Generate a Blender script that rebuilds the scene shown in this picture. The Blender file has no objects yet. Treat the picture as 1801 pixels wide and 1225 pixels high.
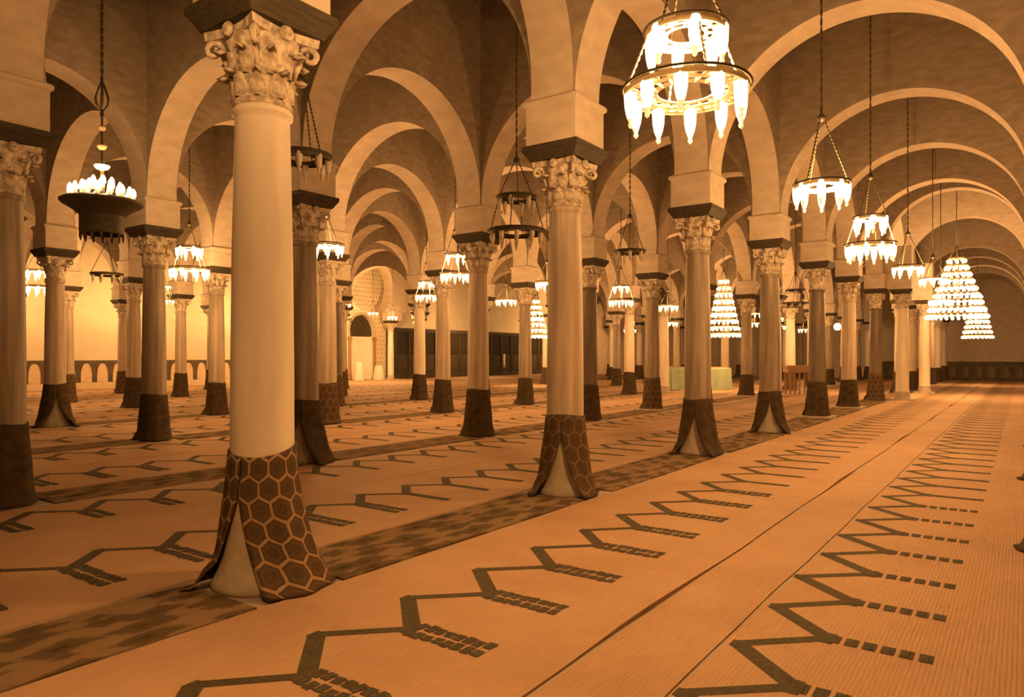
import bpy, math, random
from math import sin, cos, pi, sqrt, atan2, radians
from mathutils import Vector, Matrix

random.seed(7)
SC = bpy.context.scene
COL = SC.collection

# ------------------------------------------------------------------ camera, world, exposure
F_PX, VPX, HOR, EYE = 1264.0, 1800.7, 626.2, 1.6
TH = math.atan((VPX - 900.5) / F_PX)
CS, SN = cos(TH), sin(TH)
cam_d = bpy.data.cameras.new('camera')
cam_d.sensor_width = 36.0
cam_d.lens = 36.0 * F_PX / 1801.0
cam_d.shift_y = (HOR - 612.5) / 1801.0
cam_d.clip_start = 0.05
cam_d.clip_end = 300
cam = bpy.data.objects.new('camera', cam_d)
cam.location = (0, 0, EYE)
cam.rotation_euler = (pi / 2, 0, -atan2(CS, SN))
COL.objects.link(cam)
SC.camera = cam

world = bpy.data.worlds.new('world')
SC.world = world
world.use_nodes = True
world.node_tree.nodes['Background'].inputs[0].default_value = (1.0, 0.52, 0.20, 1)
world.node_tree.nodes['Background'].inputs[1].default_value = 0.25
SC.view_settings.view_transform = 'Standard'
SC.view_settings.look = 'None'
SC.view_settings.gamma = 1.0
SC.view_settings.use_curve_mapping = False
SC.view_settings.exposure = 0.30
SC.cycles.use_denoising = True
SC.cycles.max_bounces = 5
SC.cycles.diffuse_bounces = 4
SC.cycles.adaptive_threshold = 0.06
SC.cycles.sample_clamp_indirect = 4.0
SC.cycles.caustics_reflective = False
SC.cycles.caustics_refractive = False

LAMP_RGB = (1.0, 0.485, 0.150)
LAMP_W = 300.0

# ------------------------------------------------------------------ layout (metres; X along the aisle, Y to the left, Z up)
X0, Y0, SA, SB = 3.121, 4.391, 4.153, 4.562
BOARD_Z, BOARD_T = 3.86, 0.17
PIER_Z = BOARD_Z + BOARD_T
SPRING = 4.56
TOP = 9.2
NAVE_A, NAVE_B = 29.0, 35.2
def col_x(i):
    if i < 6: return X0 + SA * i
    if i == 6: return NAVE_A
    return NAVE_B + SA * (i - 7)
def row_y(r): return Y0 + SB * (r - 1) if r else -.40
N_IDX = 12
X_END = 57.6
Y_WALL = 37.2
def px(x, y): 
    z = x * CS + y * SN
    return 900.5 + F_PX * (x * SN - y * CS) / z if z > 0.3 else -9999

# ------------------------------------------------------------------ materials
def new_mat(name):
    m = bpy.data.materials.new(name); m.use_nodes = True
    nt = m.node_tree
    b = nt.nodes['Principled BSDF']
    return m, nt, b
def N(nt, typ, **kw):
    n = nt.nodes.new(typ)
    for k, v in kw.items():
        if k == 'inp':
            for kk, vv in v.items(): n.inputs[kk].default_value = vv
        else: setattr(n, k, v)
    return n
def coords(nt, scale=(1, 1, 1), kind='Object'):
    tc = N(nt, 'ShaderNodeTexCoord'); mp = N(nt, 'ShaderNodeMapping')
    mp.inputs['Scale'].default_value = scale
    nt.links.new(tc.outputs[kind], mp.inputs['Vector'])
    return mp.outputs['Vector']
def ramp(nt, fac, stops):
    r = N(nt, 'ShaderNodeValToRGB')
    el = r.color_ramp.elements
    while len(el) < len(stops): el.new(0.5)
    for e, (p, c) in zip(el, stops):
        e.position = p; e.color = (c[0], c[1], c[2], 1)
    nt.links.new(fac, r.inputs['Fac'])
    return r.outputs['Color']
def bump(nt, b, height, strength=0.2, dist=0.02):
    bp = N(nt, 'ShaderNodeBump', inp={'Strength': strength, 'Distance': dist})
    nt.links.new(height, bp.inputs['Height'])
    nt.links.new(bp.outputs['Normal'], b.inputs['Normal'])
def noise(nt, vec, scale, detail=3, rough=0.55):
    n = N(nt, 'ShaderNodeTexNoise', inp={'Scale': scale, 'Detail': detail, 'Roughness': rough})
    nt.links.new(vec, n.inputs['Vector'])
    return n.outputs['Fac']

def noise_mat(name, c1, c2, scale, stretch=(1, 1, 1), rough=0.7, bstr=0.2, bdist=0.01, lo=0.3, hi=0.7, spec=0.3, metal=0.0):
    m, nt, b = new_mat(name)
    v = coords(nt, stretch)
    f = noise(nt, v, scale)
    nt.links.new(ramp(nt, f, [(lo, c1), (hi, c2)]), b.inputs['Base Color'])
    b.inputs['Roughness'].default_value = rough
    b.inputs['Specular IOR Level'].default_value = spec
    b.inputs['Metallic'].default_value = metal
    if bstr: bump(nt, b, f, bstr, bdist)
    return m

M = {}
M['plaster'] = noise_mat('limewashed_plaster', (.50, .43, .365), (.64, .565, .49), 3.0, (1, 1, 2.2), .9, .35, .02)
M['masonry'] = noise_mat('brown_masonry', (.27, .225, .18), (.40, .34, .28), 3.0, (1.2, 1.2, 3.0), .95, .3, .02)
M['wall_cream'] = noise_mat('cream_wall', (.78, .72, .58), (.86, .80, .66), 1.2, (1, 1, 1), .9, .1, .01)
M['marble_cream'] = noise_mat('cream_marble', (.70, .62, .52), (.86, .79, .70), 2.2, (2.2, 2.2, .35), .5, .08, .004)
M['marble_grey'] = noise_mat('grey_marble', (.19, .155, .12), (.43, .365, .30), 3.0, (3.2, 3.2, .22), .5, .1, .004)
M['marble_tan'] = noise_mat('tan_marble', (.36, .30, .235), (.66, .56, .46), 3.0, (3.5, 3.5, .2), .5, .1, .004)
M['marble_dark'] = noise_mat('dark_marble', (.10, .08, .06), (.22, .175, .135), 3.0, (3.0, 3.0, .3), .45, .1, .004)
M['stone'] = noise_mat('carved_stone', (.36, .30, .245), (.74, .66, .56), 13.0, (1, 1, 1), .9, .9, .03, .38, .62)  # dark low spots put crevice shade into the stone colour
M['base_stone'] = noise_mat('base_stone', (.40, .34, .27), (.56, .49, .40), 6.0, (1, 1, 1), .85, .3, .01)
M['dark_wood'] = noise_mat('dark_wood', (.035, .030, .021), (.075, .058, .040), 5.0, (1, 6, 6), .7, .3, .005)
M['ceiling_wood'] = noise_mat('ceiling_wood', (.16, .12, .09), (.26, .20, .15), 4.0, (.4, 5, 1), .8, .3, .01)
M['floor_stone'] = noise_mat('floor_stone', (.36, .29, .23), (.46, .38, .31), 3.0)
M['iron'] = noise_mat('dark_iron', (.05, .045, .03), (.10, .085, .055), 20, (1, 1, 1), .6, .1, .002, spec=.4)
M['brass'] = noise_mat('pierced_brass', (.62, .50, .30), (.80, .66, .42), 30, (1, 1, 1), .5, .1, .002, spec=.5)
M['glass_off'] = noise_mat('clouded_glass', (.62, .58, .50), (.80, .76, .68), 14, (1, 1, 1), .25, 0)
M['glass_tip'] = noise_mat('amber_glass_tip', (.75, .52, .25), (.90, .66, .34), 14, (1, 1, 1), .3, 0)
M['green_cloth'] = noise_mat('pale_green_cloth', (.24, .32, .23), (.36, .44, .33), 4, (4, 4, .5), .9, .4, .03)
M['white_cloth'] = noise_mat('white_cloth', (.74, .70, .62), (.84, .80, .74), 5, (3, 3, .6), .9, .4, .02)
M['brown_wood'] = noise_mat('brown_wood', (.26, .15, .08), (.38, .23, .13), 6, (1, 1, 5), .6, .2, .005)
M['screen_wood'] = noise_mat('blackened_wood', (.035, .030, .022), (.075, .062, .045), 6, (3, 3, .6), .7, .3, .005)
M['dado_dark'] = noise_mat('dado_dark', (.09, .075, .05), (.15, .12, .08), 4)
M['niche_tan'] = noise_mat('niche_tan', (.68, .54, .38), (.78, .63, .46), 6)
M['tile_gold'] = noise_mat('lustre_tile', (.40, .30, .16), (.56, .43, .24), 20, rough=.35)

def emit_mat(name, col, strength):
    m, nt, b = new_mat(name)
    b.inputs['Base Color'].default_value = (.8, .7, .55, 1)
    b.inputs['Emission Color'].default_value = (*col, 1)
    b.inputs['Emission Strength'].default_value = strength
    m.cycles.emission_sampling = 'NONE'
    return m
M['glass_lit'] = emit_mat('glowing_glass', (1.0, .72, .34), 3.2)
M['tip_lit'] = emit_mat('glowing_glass_tip', (1.0, .55, .20), 0.9)

def mat_mat():
    m, nt, b = new_mat('woven_straw_mat')
    v = coords(nt, (1, 1, 1))
    big = noise(nt, v, 0.9, 5, .6)
    v2 = coords(nt, (1.2, 26, 1))
    fine = noise(nt, v2, 4.0, 2, .5)
    mx = N(nt, 'ShaderNodeMath', operation='MULTIPLY_ADD', inp={1: .45})
    nt.links.new(fine, mx.inputs[0]); 
    sc = N(nt, 'ShaderNodeMath', operation='MULTIPLY', inp={1: .6}); nt.links.new(big, sc.inputs[0])
    nt.links.new(sc.outputs[0], mx.inputs[2])
    nt.links.new(ramp(nt, mx.outputs[0], [(.30, (.375, .235, .145)), (.50, (.47, .30, .19)), (.72, (.55, .365, .235))]), b.inputs['Base Color'])
    b.inputs['Roughness'].default_value = .75
    b.inputs['Specular IOR Level'].default_value = .25
    wv = N(nt, 'ShaderNodeTexWave', wave_type='BANDS', bands_direction='Y', inp={'Scale': 14.0, 'Distortion': .6, 'Detail': 1.0})
    nt.links.new(v, wv.inputs['Vector'])
    ad = N(nt, 'ShaderNodeMath', operation='MULTIPLY_ADD', inp={1: .5}); nt.links.new(wv.outputs['Fac'], ad.inputs[0]); nt.links.new(fine, ad.inputs[2])
    bump(nt, b, ad.outputs[0], .35, .01)
    return m
M['mat'] = mat_mat()
M['motif'] = noise_mat('dark_woven_motif', (.045, .038, .022), (.10, .08, .048), 40, (1, 1, 1), .85, .2, .004)

def runner_mat(name, dark, mid, light):
    m, nt, b = new_mat(name)
    v = coords(nt, (1, 1, 1))
    vo = N(nt, 'ShaderNodeTexVoronoi', feature='F1', distance='MANHATTAN', inp={'Scale': 3.2, 'Randomness': .55})
    mp = N(nt, 'ShaderNodeMapping'); mp.inputs['Scale'].default_value = (.75, 1.7, 1); mp.inputs['Rotation'].default_value = (0, 0, .35)
    nt.links.new(v, mp.inputs['Vector']); nt.links.new(mp.outputs['Vector'], vo.inputs['Vector'])
    n1 = noise(nt, v, 5, 5, .7)
    mx = N(nt, 'ShaderNodeMath', operation='MULTIPLY_ADD', inp={1: .7}); nt.links.new(vo.outputs['Distance'], mx.inputs[0])
    s = N(nt, 'ShaderNodeMath', operation='MULTIPLY', inp={1: .75}); nt.links.new(n1, s.inputs[0]); nt.links.new(s.outputs[0], mx.inputs[2])
    c = ramp(nt, mx.outputs[0], [(.42, dark), (.62, mid), (.80, mid), (.92, light)])
    nt.links.new(c, b.inputs['Base Color'])
    b.inputs['Roughness'].default_value = .95
    b.inputs['Specular IOR Level'].default_value = .1
    bump(nt, b, noise(nt, v, 60, 3), .5, .01)
    return m
M['runner'] = runner_mat('dark_patterned_runner', (.045, .036, .020), (.12, .082, .048), (.25, .17, .10))
M['runner2'] = runner_mat('brown_patterned_runner', (.075, .052, .030), (.15, .10, .058), (.22, .15, .088))

def hex_carpet(name, dark, dark2, line):
    m, nt, b = new_mat(name)
    tc = N(nt, 'ShaderNodeTexCoord')
    mp = N(nt, 'ShaderNodeMapping'); mp.inputs['Scale'].default_value = (1, 1, 1)
    nt.links.new(tc.outputs['UV'], mp.inputs['Vector'])
    def vm(op, a, bb=None):
        n = N(nt, 'ShaderNodeVectorMath', operation=op)
        for k, x in enumerate([a, bb]):
            if x is None: continue
            if isinstance(x, tuple): n.inputs[k].default_value = x
            else: nt.links.new(x, n.inputs[k])
        return n
    r = (1.0, 1.7320508, 1.0); hlf = (.5, .8660254, .5)
    p = vm('ADD', mp.outputs['Vector'], (40.0, 40 * 1.7320508, 0.0)).outputs[0]
    a = vm('SUBTRACT', vm('MODULO', p, r).outputs[0], hlf).outputs[0]
    q = vm('SUBTRACT', p, hlf).outputs[0]
    bb = vm('SUBTRACT', vm('MODULO', q, r).outputs[0], hlf).outputs[0]
    flat = (1.0, 1.0, 0.0)
    a = vm('MULTIPLY', a, flat).outputs[0]; bb = vm('MULTIPLY', bb, flat).outputs[0]
    la = vm('LENGTH', a).outputs['Value']; lb = vm('LENGTH', bb).outputs['Value']
    lt = N(nt, 'ShaderNodeMath', operation='LESS_THAN'); nt.links.new(la, lt.inputs[0]); nt.links.new(lb, lt.inputs[1])
    mixv = N(nt, 'ShaderNodeMix', data_type='VECTOR'); nt.links.new(lt.outputs[0], mixv.inputs['Factor'])
    nt.links.new(bb, mixv.inputs[4]); nt.links.new(a, mixv.inputs[5])
    g = vm('ABSOLUTE', mixv.outputs[1]).outputs[0]
    d1 = vm('DOT_PRODUCT', g, (.5, .8660254, 0.0)).outputs['Value']
    d2 = vm('DOT_PRODUCT', g, (1.0, 0.0, 0.0)).outputs['Value']
    mx = N(nt, 'ShaderNodeMath', operation='MAXIMUM'); nt.links.new(d1, mx.inputs[0]); nt.links.new(d2, mx.inputs[1])
    nz = noise(nt, tc.outputs['UV'], 1.6, 3)
    ad = N(nt, 'ShaderNodeMath', operation='MULTIPLY_ADD', inp={1: .10, 2: -.05}); nt.links.new(nz, ad.inputs[0])
    sm = N(nt, 'ShaderNodeMath', operation='ADD'); nt.links.new(mx.outputs[0], sm.inputs[0]); nt.links.new(ad.outputs[0], sm.inputs[1])
    c = ramp(nt, sm.outputs[0], [(0.0, dark2), (.12, dark), (.30, dark2), (.425, dark), (.455, line), (.49, line)])
    nt.links.new(c, b.inputs['Base Color'])
    b.inputs['Roughness'].default_value = .95; b.inputs['Specular IOR Level'].default_value = .1
    bump(nt, b, noise(nt, tc.outputs['UV'], 40, 2), .5, .006)
    return m
M['wrap_hex'] = hex_carpet('hexagon_carpet', (.075, .058, .035), (.12, .075, .045), (.36, .24, .135))
M['wrap_dim'] = hex_carpet('faded_hexagon_carpet', (.085, .060, .038), (.11, .072, .045), (.20, .135, .080))
M['wrap_dark'] = noise_mat('dark_brown_carpet', (.05, .038, .024), (.098, .07, .043), 9, (1, 1, 1), .95, .4, .006, spec=.1)
M['wrap_red'] = noise_mat('reddish_brown_carpet', (.11, .062, .035), (.18, .105, .060), 9, (1, 1, 1), .95, .4, .006, spec=.1)

# ------------------------------------------------------------------ mesh helpers
class MB:
    def __init__(s): s.v = []; s.f = []; s.sm = []; s.uv = None; s.mi = []; s.cur = 0
    def add(s, vs, fs, smooth=False):
        o = len(s.v); s.v += [tuple(p) for p in vs]
        for f in fs: s.f.append(tuple(i + o for i in f)); s.sm.append(smooth); s.mi.append(s.cur)
    def box(s, cx, cy, cz, sx, sy, sz, bev=0.0):
        x, y, z = sx / 2, sy / 2, sz / 2
        if bev <= 0:
            vs = [(cx + a * x, cy + b * y, cz + c * z) for a in (-1, 1) for b in (-1, 1) for c in (-1, 1)]
            s.add(vs, [(0, 1, 3, 2), (4, 6, 7, 5), (0, 4, 5, 1), (2, 3, 7, 6), (0, 2, 6, 4), (1, 5, 7, 3)])
        else:
            rings = []
            for (zz, ins) in ((-z, bev), (-z + bev, 0), (z - bev, 0), (z, bev)):
                rings.append([(cx + a * (x - ins), cy + b * (y - ins), cz + zz) for a, b in ((-1, -1), (1, -1), (1, 1), (-1, 1))])
            vs = [p for r in rings for p in r]; fs = [(3, 2, 1, 0), (12, 13, 14, 15)]
            for k in range(3):
                for j in range(4): fs.append((k * 4 + j, k * 4 + (j + 1) % 4, k * 4 + 4 + (j + 1) % 4, k * 4 + 4 + j))
            s.add(vs, fs)
    def lathe(s, prof, seg=24, cx=0, cy=0, cz=0, smooth=True, caps=True):
        vs = []; fs = []; n = len(prof)
        for k in range(seg):
            a = 2 * pi * k / seg
            for r, z in prof: vs.append((cx + r * cos(a), cy + r * sin(a), cz + z))
        for k in range(seg):
            k2 = (k + 1) % seg
            for j in range(n - 1): fs.append((k * n + j, k2 * n + j, k2 * n + j + 1, k * n + j + 1))
        if caps:
            if prof[0][0] > 1e-5: fs.append(tuple(k * n for k in reversed(range(seg))))
            if prof[-1][0] > 1e-5: fs.append(tuple(k * n + n - 1 for k in range(seg)))
        s.add(vs, fs, smooth)
    def tube(s, pts, r, seg=6, smooth=True, closed=False):
        pts = [Vector(p) for p in pts]; n = len(pts); vs = []; fs = []
        rr = r if isinstance(r, (list, tuple)) else [r] * n
        for i, p in enumerate(pts):
            if closed: t = pts[(i + 1) % n] - pts[i - 1]
            else: t = pts[min(i + 1, n - 1)] - pts[max(i - 1, 0)]
            t.normalize()
            up = Vector((0, 0, 1)) if abs(t.z) < .9 else Vector((1, 0, 0))
            a = t.cross(up).normalized(); b = t.cross(a)
            for k in range(seg):
                an = 2 * pi * k / seg
                vs.append(p + rr[i] * (cos(an) * a + sin(an) * b))
        m = n if closed else n - 1
        for i in range(m):
            j = (i + 1) % n
            for k in range(seg):
                k2 = (k + 1) % seg
                fs.append((i * seg + k, i * seg + k2, j * seg + k2, j * seg + k))
        if not closed:
            fs.append(tuple(range(seg - 1, -1, -1))); fs.append(tuple((n - 1) * seg + k for k in range(seg)))
        s.add(vs, fs, smooth)
    def xform(s, mtx, start=0):
        for i in range(start, len(s.v)): s.v[i] = tuple(mtx @ Vector(s.v[i]))
    def mesh(s, name, *mats):
        me = bpy.data.meshes.new(name)
        me.from_pydata(s.v, [], s.f)
        me.polygons.foreach_set('use_smooth', s.sm)
        for m in mats: me.materials.append(M[m])
        if len(mats) > 1: me.polygons.foreach_set('material_index', s.mi)
        if s.uv:
            ul = me.uv_layers.new(name='UVMap')
            for li, l in enumerate(me.loops): ul.data[li].uv = s.uv[l.vertex_index]
        me.update()
        return me

def link(name, me, parent=None, loc=(0, 0, 0), rotz=0.0, label=None, kind=None):
    o = bpy.data.objects.new(name, me)
    o.location = loc; o.rotation_euler = (0, 0, rotz)
    if parent is not None: o.parent = parent
    if label: o['label'] = label
    if kind: o['kind'] = kind
    COL.objects.link(o)
    return o
def thing(name, label, cat, loc=(0, 0, 0), rotz=0.0, group=None, me=None):
    o = link(name, me, None, loc, rotz)
    o['label'] = label; o['category'] = cat
    if group: o['group'] = group
    return o
def struct(name, me=None, loc=(0, 0, 0), label=None):
    o = link(name, me, None, loc)
    o['kind'] = 'structure'
    if label: o['label'] = label
    return o

# ------------------------------------------------------------------ floor, ceiling, outer walls
XA, XB, YA, YB = -7.0, X_END, -5.2, Y_WALL
b = MB(); b.box((XA + XB) / 2, (YA + YB) / 2, -.1, XB - XA, YB - YA, .2)
struct('floor', b.mesh('floor', 'floor_stone'))
b = MB(); b.box((XA + XB) / 2, (YA + YB) / 2, TOP + .1, XB - XA, YB - YA, .2)
ceil = struct('ceiling', b.mesh('ceiling', 'ceiling_wood'))
b = MB(); b.box(0, 0, 0, .2, SB - .6, .26, .015)
beam_me = b.mesh('beam', 'ceiling_wood')
for r in (0, 1, 2):
    for k in range(30):
        link('beam', beam_me, ceil, (1.6 + .95 * k, row_y(1) + SB * (r - .5), TOP - .13))
b = MB(); b.box((XA + XB) / 2, YB + .2, TOP / 2, XB - XA + .8, .4, TOP)
wall_q = struct('wall_qibla', b.mesh('wall_qibla', 'wall_cream'), label='cream wall with dark arched dado behind the columns')
b = MB(); b.box(XB + .2, (YA + YB) / 2, TOP / 2, .4, YB - YA, TOP)
wall_e = struct('wall_end', b.mesh('wall_end', 'plaster'))
b = MB(); b.box((XA + XB) / 2, YA - .2, TOP / 2, XB - XA + .8, .4, TOP)
struct('wall_right', b.mesh('wall_right', 'plaster'))
b = MB(); b.box(XA - .2, (YA + YB) / 2, TOP / 2, .4, YB - YA, TOP)
struct('wall_back', b.mesh('wall_back', 'plaster'))

# dado with pointed blind niches on the qibla wall
b = MB(); b.box((4 + 30) / 2, YB - .03, .86, 26, .06, 1.08)
link('dado', b.mesh('dado', 'dado_dark'), wall_q, label='dark painted dado band')
b = MB(); b.box((4 + 30) / 2, YB - .06, .16, 26, .12, .32, .01)
link('plinth', b.mesh('plinth', 'niche_tan'), wall_q)
def niche_mesh(w, h, t, mat):
    pts = []
    n = 8
    for k in range(n + 1):
        q = k / n; pts.append((w / 2 * (1.0 if q < .35 else cos((q - .35) / .65 * pi / 2) ** .75), h * (q if q < .35 else .35 + .65 * sin((q - .35) / .65 * pi / 2) ** 1.1)))
    pts[-1] = (0.0, h)
    loop = pts + [(-x, z) for x, z in reversed(pts[:-1])]
    m = len(loop); bb = MB()
    vs = [(x, 0, z) for x, z in loop] + [(x, -t, z) for x, z in loop]
    fs = [tuple(range(m, 2 * m)), tuple(reversed(range(m)))]
    for k in range(m): fs.append((k, (k + 1) % m, m + (k + 1) % m, m + k))
    bb.add(vs, fs)
    return bb.mesh('niche_panel', mat)
nm = niche_mesh(.5, .92, .035, 'niche_tan')
for k in range(33):
    link('niche_panel', nm, wall_q, (5.2 + k * .75, YB - .06, .33))
# dado of the far end wall
b = MB(); b.box(XB - .04, 2.1, .62, .08, 14, 1.24)
link('dado', b.mesh('dado', 'dado_dark'), wall_e)
nm2 = niche_mesh(.42, .75, .03, 'marble_dark')
for k in range(16):
    o = link('niche_panel', nm2, wall_e, (XB - .08, -3.5 + k * .75, .2), -pi / 2)

# ------------------------------------------------------------------ arches and piers
def arch_mesh(L, w, zc, R, th, zbot, ztop, seg=44, name='arch', mat='plaster', face='masonry'):
    """solid wall piece of length L (along local X, centred) pierced by a round horseshoe opening"""
    a0 = math.asin(max(-1, min(1, (zbot - zc) / R)))
    angs = [a0 + (pi - 2 * a0) * k / seg for k in range(seg + 1)]
    ca = atan2(ztop - zc, L / 2)
    angs += [ca, pi - ca]; angs.sort()
    arc = [(R * cos(a), zc + R * sin(a)) for a in angs]
    out = []
    for k, a in enumerate(angs):
        if k == 0: out.append((L / 2, zbot)); continue
        if k == len(angs) - 1: out.append((-L / 2, zbot)); continue
        c, s_ = cos(a), sin(a)
        t1 = (L / 2) / abs(c) if abs(c) > 1e-6 else 1e9
        t2 = (ztop - zc) / s_ if s_ > 1e-6 else 1e9
        t = min(t1, t2); zz = zc + t * s_
        out.append((t * c, max(zz, zbot)))
    n = len(angs); bb = MB(); h = th / 2; bb.cur = 1
    for y, flip in ((-h, False), (h, True)):
        vs = [(x, y, z) for x, z in arc] + [(x, y, z) for x, z in out]
        fs = [(k, n + k, n + k + 1, k + 1) for k in range(n - 1)]
        if flip: fs = [tuple(reversed(f)) for f in fs]
        bb.add(vs, fs)
    vs = [(x, -h, z) for x, z in arc] + [(x, h, z) for x, z in arc]; bb.cur = 0
    bb.add(vs, [(k, k + 1, n + k + 1, n + k) for k in range(n - 1)], True)
    x1, x2 = arc[0][0], L / 2
    for s_ in (1, -1):
        bb.add([(s_ * x1, -h, zbot), (s_ * x2, -h, zbot), (s_ * x2, h, zbot), (s_ * x1, h, zbot)], [(0, 1, 2, 3)])
    return bb.mesh(name, mat, face or mat)

PIER = 0.66
def pier_mesh():
    bb = MB()
    bb.box(0, 0, (PIER_Z + 4.47) / 2, PIER, PIER, 4.47 - PIER_Z)
    bb.box(0, 0, 4.515, PIER + .06, PIER + .06, .09, .025)
    bb.cur = 1; bb.box(0, 0, (4.55 + TOP) / 2 , .52, .52, TOP - 4.55)
    return bb.mesh('pier', 'plaster', 'masonry')
pier_me = pier_mesh()
_arch_cache = {}
def arch_for(L, kind):
    key = (round(L, 3), kind)
    if key not in _arch_cache:
        w = L / 2 - PIER / 2 + .0
        R = w + .035
        if kind == 'cross': crown = 6.64
        elif kind in ('cross_tall', 'cross_lit'): crown = 7.35
        elif L > 5: crown = max(7.5, 4.7 + R)
        else: crown = 6.55
        _arch_cache[key] = arch_mesh(L, w, crown - R, R, .56, SPRING, TOP, face='plaster' if kind == 'cross_lit' else 'masonry')  # far nave arch face paler, the cone chandelier's light put into its colour
    return _arch_cache[key]

COLS = {}           # (row, idx) -> (x, y)
for r in range(0, 8):
    for i in range(0, N_IDX + 1):
        x, y = col_x(i), row_y(r)
        if r == 0 and i == 0: continue
        p = px(x, y)
        if p < -480 or p > 2300: continue
        COLS[(r, i)] = (x, y)
# small survey corrections so that single shafts stand where the photograph shows them
def at_px(xp, y):
    u = (xp - 900.5) / F_PX
    return (CS * y + u * SN * y) / (SN - u * CS)
for (r, i), xp in {(1, 1): 994, (1, 2): 1227, (1, 3): 1354, (1, 4): 1437, (1, 5): 1493, (1, 6): 1540, (2, 1): 535, (2, 2): 841,
                   (2, 3): 1036, (2, 4): 1147, (3, 1): 271, (3, 2): 576, (3, 3): 779, (4, 1): 97, (4, 2): 381, (4, 4): 738, (2, 6): 1313, (3, 6): 1107,
                   (4, 5): 850, (5, 5): 737, (6, 6): 739, (6, 7): 843, (6, 8): 925, (7, 6): 601, (7, 7): 737, (7, 8): 839, (7, 9): 925, (7, 10): 985, (7, 11): 1012}.items():
    x, y = COLS[(r, i)]
    COLS[(r, i)] = (at_px(xp, y), y)

ROWNAME = {0: 'right', 1: 'front', 2: 'second', 3: 'third', 4: 'fourth', 5: 'fifth', 6: 'sixth', 7: 'seventh'}
for r in range(0, 8):
    w = struct('wall_arcade_%s' % ROWNAME[r])
    w['label'] = 'limewashed round arches carried by the %s row of columns' % ROWNAME[r]
    for i in range(0, N_IDX + 1):
        if (r, i) not in COLS: continue
        x, y = COLS[(r, i)]
        link('pier', pier_me, w, (x, y, 0))
        if (r, i + 1) in COLS:
            x2 = COLS[(r, i + 1)][0]
            link('arch', arch_for(x2 - x, 'long'), w, ((x + x2) / 2, y, 0))
for i in range(0, N_IDX + 1):
    w = struct('wall_cross_arches_%d' % (i + 1))
    w['label'] = 'limewashed round arches crossing between the rows'
    for r in range(0, 7):
        if (r, i) in COLS and (r + 1, i) in COLS:
            (xa, ya), (xb, yb) = COLS[(r, i)], COLS[(r + 1, i)]
            d = Vector((xb - xa, yb - ya)); L = d.length
            link('arch', arch_for(L, ('cross_tall' if i == 6 else 'cross_lit') if (i in (6, 7) and r == 0) else 'cross'), w, ((xa + xb) / 2, (ya + yb) / 2, 0), atan2(d.y, d.x))

# ------------------------------------------------------------------ columns
def leaf_parts(h, w, out, curl, nu=4, nv=7, t=.014):
    """acanthus leaf: local x across, y outwards, z up"""
    bb = MB(); vs = []; 
    for side in (0, 1):
        for j in range(nv + 1):
            q = j / nv
            zz = h * (q if q < .80 else .80 + (q - .80) * .5 - (q - .80) ** 2 * 5.0)
            yy = out * q ** 2.2 + (curl * max(0, (q - .72)) / .28 if q > .72 else 0)
            ww = w * (.62 + .5 * sin(pi * min(1, q * .9 + .12))) * (1 - .38 * max(0, q - .6) / .4) * (1.0 + .14 * (1 if j % 2 else -1))
            for k in range(nu + 1):
                s_ = k / nu * 2 - 1
                rib = .018 * (1 - abs(s_)) 
                vs.append((s_ * ww / 2, yy + rib - .02 * s_ * s_ - (t if side else 0), zz - .02 * abs(s_) * q))
    n = (nu + 1); fs = []; off = n * (nv + 1)
    for j in range(nv):
        for k in range(nu):
            a = j * n + k
            fs.append((a, a + n, a + n + 1, a + 1)); fs.append((off + a, off + a + 1, off + a + n + 1, off + a + n))
    for j in range(nv):
        for k in (0, nu):
            a = j * n + k; fs.append((a, a + n, off + a + n, off + a) if k == nu else (a, off + a, off + a + n, a + n))
    for k in range(nu): 
        a = nv * n + k; fs.append((a, off + a, off + a + 1, a + 1))
    bb.add(vs, fs, True)
    return bb
def volute_parts():
    bb = MB(); pts = []; rs = []
    for k in range(26):
        a = k / 25 * 2.4 * pi; rr = .066 * (1 - .72 * k / 25)
        pts.append((0, .325 - rr * cos(a) * 1.0, .375 + rr * sin(a) * 1.0)); rs.append(.026 * (1 - .4 * k / 25))
    stem = [(0, .205, .19), (0, .235, .27), (0, .262, .335)]
    bb.tube(stem + pts, [.016, .018, .02] + rs, 6)
    return bb
def concave_plate(half, dip, z0, z1):
    bb = MB(); loop = []
    for s_ in range(4):
        for k in range(8):
            q = k / 8; a = pi / 2 * s_
            x, y = half, -half + 2 * half * q
            x -= dip * sin(pi * q)
            if k == 0: y += .0
            loop.append((x * cos(a) - y * sin(a), x * sin(a) + y * cos(a)))
    n = len(loop)
    vs = [(x, y, z0) for x, y in loop] + [(x * 1.03, y * 1.03, z1) for x, y in loop]
    bb.add(vs, [tuple(reversed(range(n))), tuple(range(n, 2 * n))] + [(k, (k + 1) % n, n + (k + 1) % n, n + k) for k in range(n)])
    return bb
CAP_Z = 3.36
bell = MB(); bell.lathe([(.19, -.03), (.205, -.02), (.205, .01), (.185, .025), (.19, .1), (.20, .2), (.222, .32), (.255, .42), (.255, .45)], 28)
bell_me = bell.mesh('bell', 'stone')
plate = concave_plate(.272, .05, .44, .5); plate_me = plate.mesh('abacus', 'stone')
leaf_lo = leaf_parts(.23, .115, .045, .05, t=.03); leaf_lo_me = leaf_lo.mesh('acanthus_leaf', 'stone')
leaf_hi = leaf_parts(.22, .115, .055, .055, t=.03); leaf_hi_me = leaf_hi.mesh('acanthus_leaf', 'stone')
vol = volute_parts(); vol_me = vol.mesh('volute', 'stone')
ros = MB(); ros.lathe([(.0, -.02), (.05, -.01), (.055, .01), (.03, .03), (0, .035)], 10)
ros.xform(Matrix.Rotation(-pi / 2, 4, 'X')); ros_me = ros.mesh('rosette', 'stone')
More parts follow.
